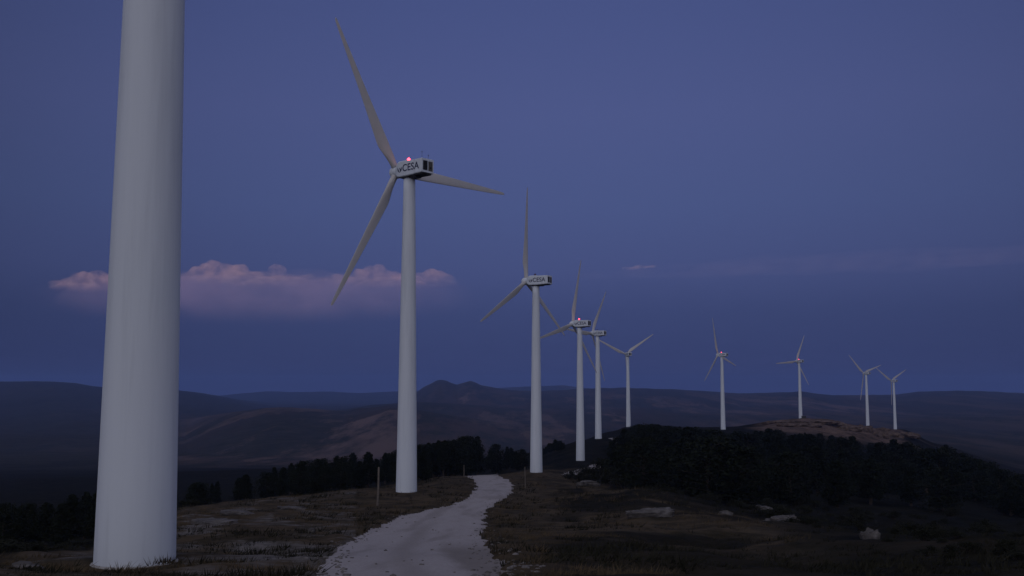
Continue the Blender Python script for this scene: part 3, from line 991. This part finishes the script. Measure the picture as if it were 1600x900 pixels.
M_DRY = simple('dry_grass', 0.25, [(0.3, (0.036, 0.031, 0.019)), (0.5, (0.078, 0.060, 0.036)), (0.7, (0.125, 0.088, 0.052))], 0.95, spec=0.05)
M_GREEN = simple('heath_green', 0.3, [(0.3, (0.014, 0.015, 0.010)), (0.7, (0.034, 0.032, 0.022))], 0.95, spec=0.05)


def keep_dry(px, d, x, y):
    n = fbm(x / 7.0, y / 7.0, 61, 4)
    lim = np.interp(px, [-100, 0, 150, 280, 450, 640, 740, 830, 900, 1000, 1100, 1250, 1400, 1700], [46, 50, 66, 122, 165, 190, 250, 250, 160, 150, 112, 60, 32, 20])
    stone = (px < 520) & (fbm(x / 4.5, y / 4.5, 63, 3) > 0.10)
    right = (px > 850) & ((n < -0.02) & (d < 105) | (n < 0.22) & (d < 55))
    return (d < lim) & (n + 0.8 * fbm(x / 1.8, y / 1.8, 88, 2) > -0.12) & ~stone & ~right


def keep_green(px, d, x, y):
    n = fbm(x / 7.0, y / 7.0, 61, 4)
    lim = np.interp(px, [-100, 0, 150, 280, 450, 640, 740, 830, 900, 1700], [60, 60, 80, 130, 170, 195, 260, 270, 200, 120])
    return (d < lim) & (n < 0.06)


grass('dry_grass', 34000, 21, 255, 0.25, 0.014, M_DRY, 'dry brown grass covering the ridge on both sides of the track', keep_dry)
grass('heath', 15000, 21, 220, 0.26, 0.03, M_GREEN, 'low dark green heath growing between the dry grass', keep_green, 0.25, 9)

# loose stones along the track edges
n = 9000
d = np.exp(RNG.uniform(math.log(23), math.log(150), n)); px = RNG.uniform(430, 900, n)
x = (px - 800) / F * d; y = d
here = on_track(x, y)
edge = np.zeros(n, bool)
for ox, oy in ((-0.9, 0), (0.9, 0), (0, -2), (0, 2)):
    edge |= on_track(x + ox, y + oy) != here
k = edge & (RNG.random(n) < 0.25) | (here & (RNG.random(n) < 0.012))
x, y = x[k], y[k]; n = len(x)
bm = bmesh.new(); bmesh.ops.create_icosphere(bm, subdivisions=1, radius=1)
bm.verts.ensure_lookup_table()
iv = np.array([v.co[:] for v in bm.verts]); it_ = np.array([[v.index for v in f.verts] for f in bm.faces]); bm.free()
sz = 0.025 + 0.07 * RNG.random(n) ** 3
P = iv[None] * (1 + RNG.uniform(-0.35, 0.35, (n, len(iv), 1))) * sz[:, None, None] * np.array([1.3, 1.1, 0.7])
z = terrain(x, y) + micro(x, y, np.hypot(x, y)) * np.where(on_track(x, y), 0.04, 1.0)
P = P + np.stack([x, y, z], 1)[:, None, :]
FI = (it_[None] + (np.arange(n) * len(iv))[:, None, None]).reshape(-1, 3)
so_ = link('loose_stones', from_np('loose_stones', P.reshape(-1, 3), FI, simple('loose_stone', 2.0, [(0.3, (0.07, 0.064, 0.06)), (0.7, (0.22, 0.205, 0.195))], 1.0), False))
tag(so_, 'small loose pale stones strewn along the edges of the gravel track', 'stones', kind='stuff')

# ------------------------------------------------------------------ clouds (outside the haze)
def cloud(name, lumps, dens, colr, label, D=26000, vox=34, group='evening clouds above the hills', seed=0, disp=115, aniso=0.0, nscale=1 / 260.0, zfade=(0.16, 0.95), soft=False):
    bm = bmesh.new()
    for px, py, rx_, ry_, dz in lumps:
        c = at(px, py, D + dz)
        g = bmesh.ops.create_icosphere(bm, subdivisions=3, radius=1)
        k = D / F
        for v in g['verts']:
            v.co = (c.x + v.co.x * rx_ * k, c.y + v.co.y * rx_ * k * 0.9, c.z + v.co.z * ry_ * k)
    me = bpy.data.meshes.new(name); bm.to_mesh(me); bm.free()
    o = bpy.data.objects.new(name, me); COL.objects.link(o)
    md = o.modifiers.new('r', 'REMESH'); md.mode = 'VOXEL'; md.voxel_size = vox
    bpy.context.view_layer.update()
    dgx = bpy.context.evaluated_depsgraph_get()
    m2 = bpy.data.meshes.new_from_object(o.evaluated_get(dgx))
    o.modifiers.clear(); o.data = m2; m2.name = name
    n = len(m2.vertices); co = np.zeros(n * 3, np.float32); m2.vertices.foreach_get('co', co); co = co.reshape(-1, 3)
    nr = np.zeros(n * 3, np.float32); m2.vertices.foreach_get('normal', nr); nr = nr.reshape(-1, 3)
    s = 330.0
    f = fbm(co[:, 0] / s + 0.7 * co[:, 1] / s, co[:, 2] / s + 0.4 * co[:, 1] / s, 300 + seed, 5) + 0.6 * fbm(co[:, 1] / s * 1.3, co[:, 2] / s * 1.3, 340 + seed, 4)
    s2 = s * 0.33
    f2 = fbm(co[:, 0] / s2 + 0.5 * co[:, 1] / s2, co[:, 2] / s2 - 0.6 * co[:, 1] / s2, 380 + seed, 3)
    co = co + nr * (disp * (f + 0.35 * f2))[:, None]
    m2.vertices.foreach_set('co', co.astype(np.float32).ravel()); m2.update()
    md = o.modifiers.new('r', 'REMESH'); md.mode = 'VOXEL'; md.voxel_size = vox
    bpy.context.view_layer.update()
    m3 = bpy.data.meshes.new_from_object(o.evaluated_get(bpy.context.evaluated_depsgraph_get()))
    o.modifiers.clear(); o.data = m3; m3.name = name; bpy.data.meshes.remove(m2); m2 = m3
    m = bpy.data.materials.new(name + '_vapour'); m.use_nodes = True
    nt = m.node_tree; nt.nodes.clear()
    out = nt.nodes.new('ShaderNodeOutputMaterial'); pv = nt.nodes.new('ShaderNodeVolumePrincipled')
    pv.inputs['Color'].default_value = (*colr, 1)
    tcn = nt.nodes.new('ShaderNodeTexCoord'); sx = nt.nodes.new('ShaderNodeSeparateXYZ'); nt.links.new(tcn.outputs['Generated'], sx.inputs[0])

    def math_(op, a, b_=None, clamp=False):
        q = nt.nodes.new('ShaderNodeMath'); q.operation = op; q.use_clamp = clamp
        for i_, v_ in enumerate((a, b_)):
            if v_ is None: continue
            if isinstance(v_, bpy.types.NodeSocket): nt.links.new(v_, q.inputs[i_])
            else: q.inputs[i_].default_value = v_
        return q.outputs[0]

    def ramp_(src, a, b_):
        q = nt.nodes.new('ShaderNodeMapRange'); q.interpolation_type = 'SMOOTHSTEP'
        q.inputs['From Min'].default_value = a; q.inputs['From Max'].default_value = b_
        nt.links.new(src, q.inputs['Value']); return q.outputs[0]

    no = nt.nodes.new('ShaderNodeTexNoise'); no.inputs['Scale'].default_value = nscale; no.inputs['Detail'].default_value = 3
    nt.links.new(tcn.outputs['Object'], no.inputs['Vector'])
    fac = ramp_(no.outputs['Fac'], 0.30, 0.62)
    fac = math_('MULTIPLY', fac, ramp_(sx.outputs['Z'], *zfade))
    if soft:
        ex = math_('ABSOLUTE', math_('SUBTRACT', sx.outputs['X'], 0.5)); ez = math_('ABSOLUTE', math_('SUBTRACT', sx.outputs['Z'], 0.55))
        fac = math_('MULTIPLY', fac, ramp_(ex, 0.5, 0.28)); fac = math_('MULTIPLY', fac, ramp_(ez, 0.5, 0.1))
    nt.links.new(math_('MULTIPLY', fac, dens), pv.inputs['Density'])
    pv.inputs['Anisotropy'].default_value = aniso
    nt.links.new(pv.outputs[0], out.inputs['Volume'])
    m2.materials.clear(); m2.materials.append(m)
    tag(o, label, 'cloud', group)
    return o


PK = (0.98, 0.84, 0.80)
cloud('cloud', [(92, 447, 16, 9, 0), (108, 443, 18, 12, 200), (125, 437, 18, 15, 0), (140, 442, 16, 14, 300), (158, 436, 18, 14, 0), (176, 440, 20, 15, 200), (200, 446, 26, 12, 0), (230, 443, 26, 7, 0), (258, 440, 22, 6, 100), (130, 452, 50, 9, 0)],
      0.0016, PK, 'pink topped cumulus cloud behind the nearest tower', seed=1)
cloud('cloud', [(290, 436, 18, 6, 0), (312, 427, 16, 8, 0), (322, 421, 12, 11, 200), (334, 418, 13, 14, 0), (352, 424, 16, 12, 100), (372, 426, 16, 10, 0), (395, 430, 18, 8, 0), (420, 431, 14, 6, 0), (432, 426, 13, 9, 100), (452, 434, 18, 5, 0), (478, 437, 20, 4, 0), (505, 438, 20, 5, 100), (390, 439, 110, 8, 0)],
      0.0016, PK, 'long pink cloud with a peaked crest just right of the nearest tower', seed=2)
cloud('cloud', [(525, 437, 14, 7, 0), (545, 437, 16, 8, 0), (565, 433, 16, 12, 0), (580, 430, 14, 15, 100), (594, 426, 13, 15, 0), (612, 431, 16, 12, 0), (632, 434, 16, 10, 200), (655, 435, 16, 11, 0), (675, 433, 16, 14, 100), (690, 434, 16, 14, 0), (704, 440, 12, 11, 0), (715, 448, 8, 6, 0), (620, 443, 95, 7, 0)],
      0.0016, PK, 'pink cumulus cloud behind the second turbine tower', seed=3)
cloud('cloud', [(985, 420, 14, 2.2, 0), (1003, 417, 13, 3.2, 0), (1018, 416, 9, 2.6, 0), (1004, 424, 8, 1.8, 0)],
      0.0014, PK, 'tiny pink wisp of cloud high right of the third turbine', seed=4, disp=40, vox=22)
# broad shadowed bank under the pink tops
cloud('cloud', [(110, 470, 80, 26, 0), (200, 468, 130, 38, 800), (330, 468, 150, 44, 0), (470, 466, 150, 44, 500), (590, 468, 140, 44, 0), (690, 464, 80, 32, 300), (400, 476, 300, 34, 0)],
      0.000085, (0.88, 0.80, 0.97), 'broad dim mauve cloud bank stretching below the pink cloud tops', D=29000, seed=5, disp=160, vox=110, nscale=1 / 1500.0, zfade=(0.0, 0.85), soft=True)
cloud('cloud', [(1080, 424, 120, 5, 0), (1230, 415, 150, 7, 300), (1400, 408, 170, 8, 0), (1560, 400, 140, 7, 200), (960, 430, 70, 4, 0)],
      0.000022, (0.80, 0.80, 0.95), 'very faint long streak of grey cloud reaching to the right edge', D=29000, seed=6, disp=60, vox=70, nscale=1 / 900.0, zfade=(-0.5, -0.2))

# ------------------------------------------------------------------ haze: one closed box of even air
bm = bmesh.new()
box(bm, -22000, 22000, -22000, 22500, -560, 330)
me = bpy.data.meshes.new('haze'); bm.to_mesh(me); bm.free()
mh = bpy.data.materials.new('haze_air'); mh.use_nodes = True
nt = mh.node_tree; nt.nodes.clear()
out = nt.nodes.new('ShaderNodeOutputMaterial'); pv = nt.nodes.new('ShaderNodeVolumePrincipled')
pv.inputs['Color'].default_value = (0.26, 0.40, 0.86, 1)
pv.inputs['Density'].default_value = 6.2e-5
nt.links.new(pv.outputs[0], out.inputs['Volume'])
me.materials.append(mh)
hz = bpy.data.objects.new('haze', me); COL.objects.link(hz)
tag(hz, 'thin blue evening haze filling the valley air', 'haze', kind='stuff')

# ------------------------------------------------------------------ sky and light
SUN_EL, SUN_AZ = R(-0.7), R(180 - 14)     # the sun has just set behind the camera: only the high clouds still catch it
w = bpy.data.worlds.new('World'); S.world = w; w.use_nodes = True
nt = w.node_tree; nt.nodes.clear()
out = nt.nodes.new('ShaderNodeOutputWorld'); bg = nt.nodes.new('ShaderNodeBackground')
nt.links.new(bg.outputs[0], out.inputs['Surface'])
tc = nt.nodes.new('ShaderNodeTexCoord')
sep = nt.nodes.new('ShaderNodeSeparateXYZ'); nt.links.new(tc.outputs['Generated'], sep.inputs[0])
asn = nt.nodes.new('ShaderNodeMath'); asn.operation = 'ARCSINE'; nt.links.new(sep.outputs['Z'], asn.inputs[0])
mr = nt.nodes.new('ShaderNodeMapRange'); mr.inputs['From Min'].default_value = 0.0; mr.inputs['From Max'].default_value = math.pi / 2
nt.links.new(asn.outputs[0], mr.inputs['Value'])


def s2l(c):
    return tuple(((v / 255) / 12.92 if v / 255 <= 0.04045 else ((v / 255 + 0.055) / 1.055) ** 2.4) for v in c)


rmp = nt.nodes.new('ShaderNodeValToRGB')
el = rmp.color_ramp.elements
SKY = [(0.0, (57, 63, 104)), (2.2, (56, 66, 108)), (4.2, (60, 71, 114)), (6.5, (70, 81, 127)), (10, (74, 87, 134)), (15, (77, 88, 137)), (21, (72, 84, 134)), (34, (90, 98, 137)), (90, (110, 115, 139))]
while len(el) < len(SKY): el.new(0.5)
for e, (d, c) in zip(el, SKY):
    e.position = d / 90.0; e.color = (*s2l(c), 1)
nt.links.new(mr.outputs[0], rmp.inputs['Fac'])
# the west behind the camera still glows: Nishita sky with the sun at the horizon
sky = nt.nodes.new('ShaderNodeTexSky'); sky.sky_type = 'NISHITA'; sky.sun_disc = False
sky.sun_elevation = SUN_EL; sky.sun_rotation = SUN_AZ
sky.altitude = 900; sky.air_density = 1.2; sky.dust_density = 1.5; sky.ozone_density = 2.0
NSK = 0.06
m1 = nt.nodes.new('ShaderNodeVectorMath'); m1.operation = 'SCALE'; m1.inputs['Scale'].default_value = NSK
nt.links.new(sky.outputs[0], m1.inputs[0])
# western half weight by direction
dt = nt.nodes.new('ShaderNodeVectorMath'); dt.operation = 'DOT_PRODUCT'
nt.links.new(tc.outputs['Generated'], dt.inputs[0])
dt.inputs[1].default_value = (math.sin(R(195)), math.cos(R(195)), 0.05)
wr = nt.nodes.new('ShaderNodeMapRange'); wr.interpolation_type = 'SMOOTHSTEP'
wr.inputs['From Min'].default_value = -0.35; wr.inputs['From Max'].default_value = 0.9
nt.links.new(dt.outputs['Value'], wr.inputs['Value'])
m2 = nt.nodes.new('ShaderNodeVectorMath'); m2.operation = 'SCALE'
nt.links.new(m1.outputs[0], m2.inputs[0]); nt.links.new(wr.outputs[0], m2.inputs['Scale'])
# the antisolar part of the sky is a little brighter than its flanks
fl = nt.nodes.new('ShaderNodeVectorMath'); fl.operation = 'DOT_PRODUCT'
nt.links.new(tc.outputs['Generated'], fl.inputs[0]); fl.inputs[1].default_value = (math.sin(R(4)) * math.cos(R(12)), math.cos(R(4)) * math.cos(R(12)), math.sin(R(12)))
fr_ = nt.nodes.new('ShaderNodeMapRange'); fr_.inputs['From Min'].default_value = 0.86; fr_.inputs['From Max'].default_value = 1.0
fr_.inputs['To Min'].default_value = 0.66; fr_.inputs['To Max'].default_value = 1.0
nt.links.new(fl.outputs['Value'], fr_.inputs['Value'])
m3 = nt.nodes.new('ShaderNodeVectorMath'); m3.operation = 'SCALE'
nt.links.new(rmp.outputs['Color'], m3.inputs[0]); nt.links.new(fr_.outputs[0], m3.inputs['Scale'])
ad = nt.nodes.new('ShaderNodeVectorMath'); ad.operation = 'ADD'
# broad twilight arch over the western half
arch = nt.nodes.new('ShaderNodeVectorMath'); arch.operation = 'SCALE'; arch.inputs[0].default_value = (0.47, 0.44, 0.445)
nt.links.new(wr.outputs[0], arch.inputs['Scale'])
ad0 = nt.nodes.new('ShaderNodeVectorMath'); ad0.operation = 'ADD'
nt.links.new(m2.outputs[0], ad0.inputs[0]); nt.links.new(arch.outputs[0], ad0.inputs[1])
nt.links.new(m3.outputs[0], ad.inputs[0]); nt.links.new(ad0.outputs[0], ad.inputs[1])
nt.links.new(ad.outputs[0], bg.inputs['Color'])
bg.inputs['Strength'].default_value = 1.0

sd = bpy.data.lights.new('afterglow_sun', 'SUN'); sd.energy = 2.6; sd.angle = R(0.5); sd.color = (1.0, 0.45, 0.34)
so = bpy.data.objects.new('afterglow_sun', sd); COL.objects.link(so)
dirv = Vector((math.sin(SUN_AZ) * math.cos(SUN_EL), math.cos(SUN_AZ) * math.cos(SUN_EL), math.sin(SUN_EL)))
so.rotation_euler = dirv.to_track_quat('Z', 'Y').to_euler()

# ------------------------------------------------------------------ render settings
S.render.engine = 'CYCLES'
S.render.resolution_x, S.render.resolution_y = 1024, 576
S.view_settings.view_transform = 'Standard'
S.view_settings.look = 'None'
S.view_settings.exposure = 0.0
S.view_settings.gamma = 1.0
S.cycles.max_bounces = 6
S.cycles.diffuse_bounces = 3
S.cycles.volume_bounces = 2
S.cycles.transparent_max_bounces = 12
S.cycles.use_denoising = True
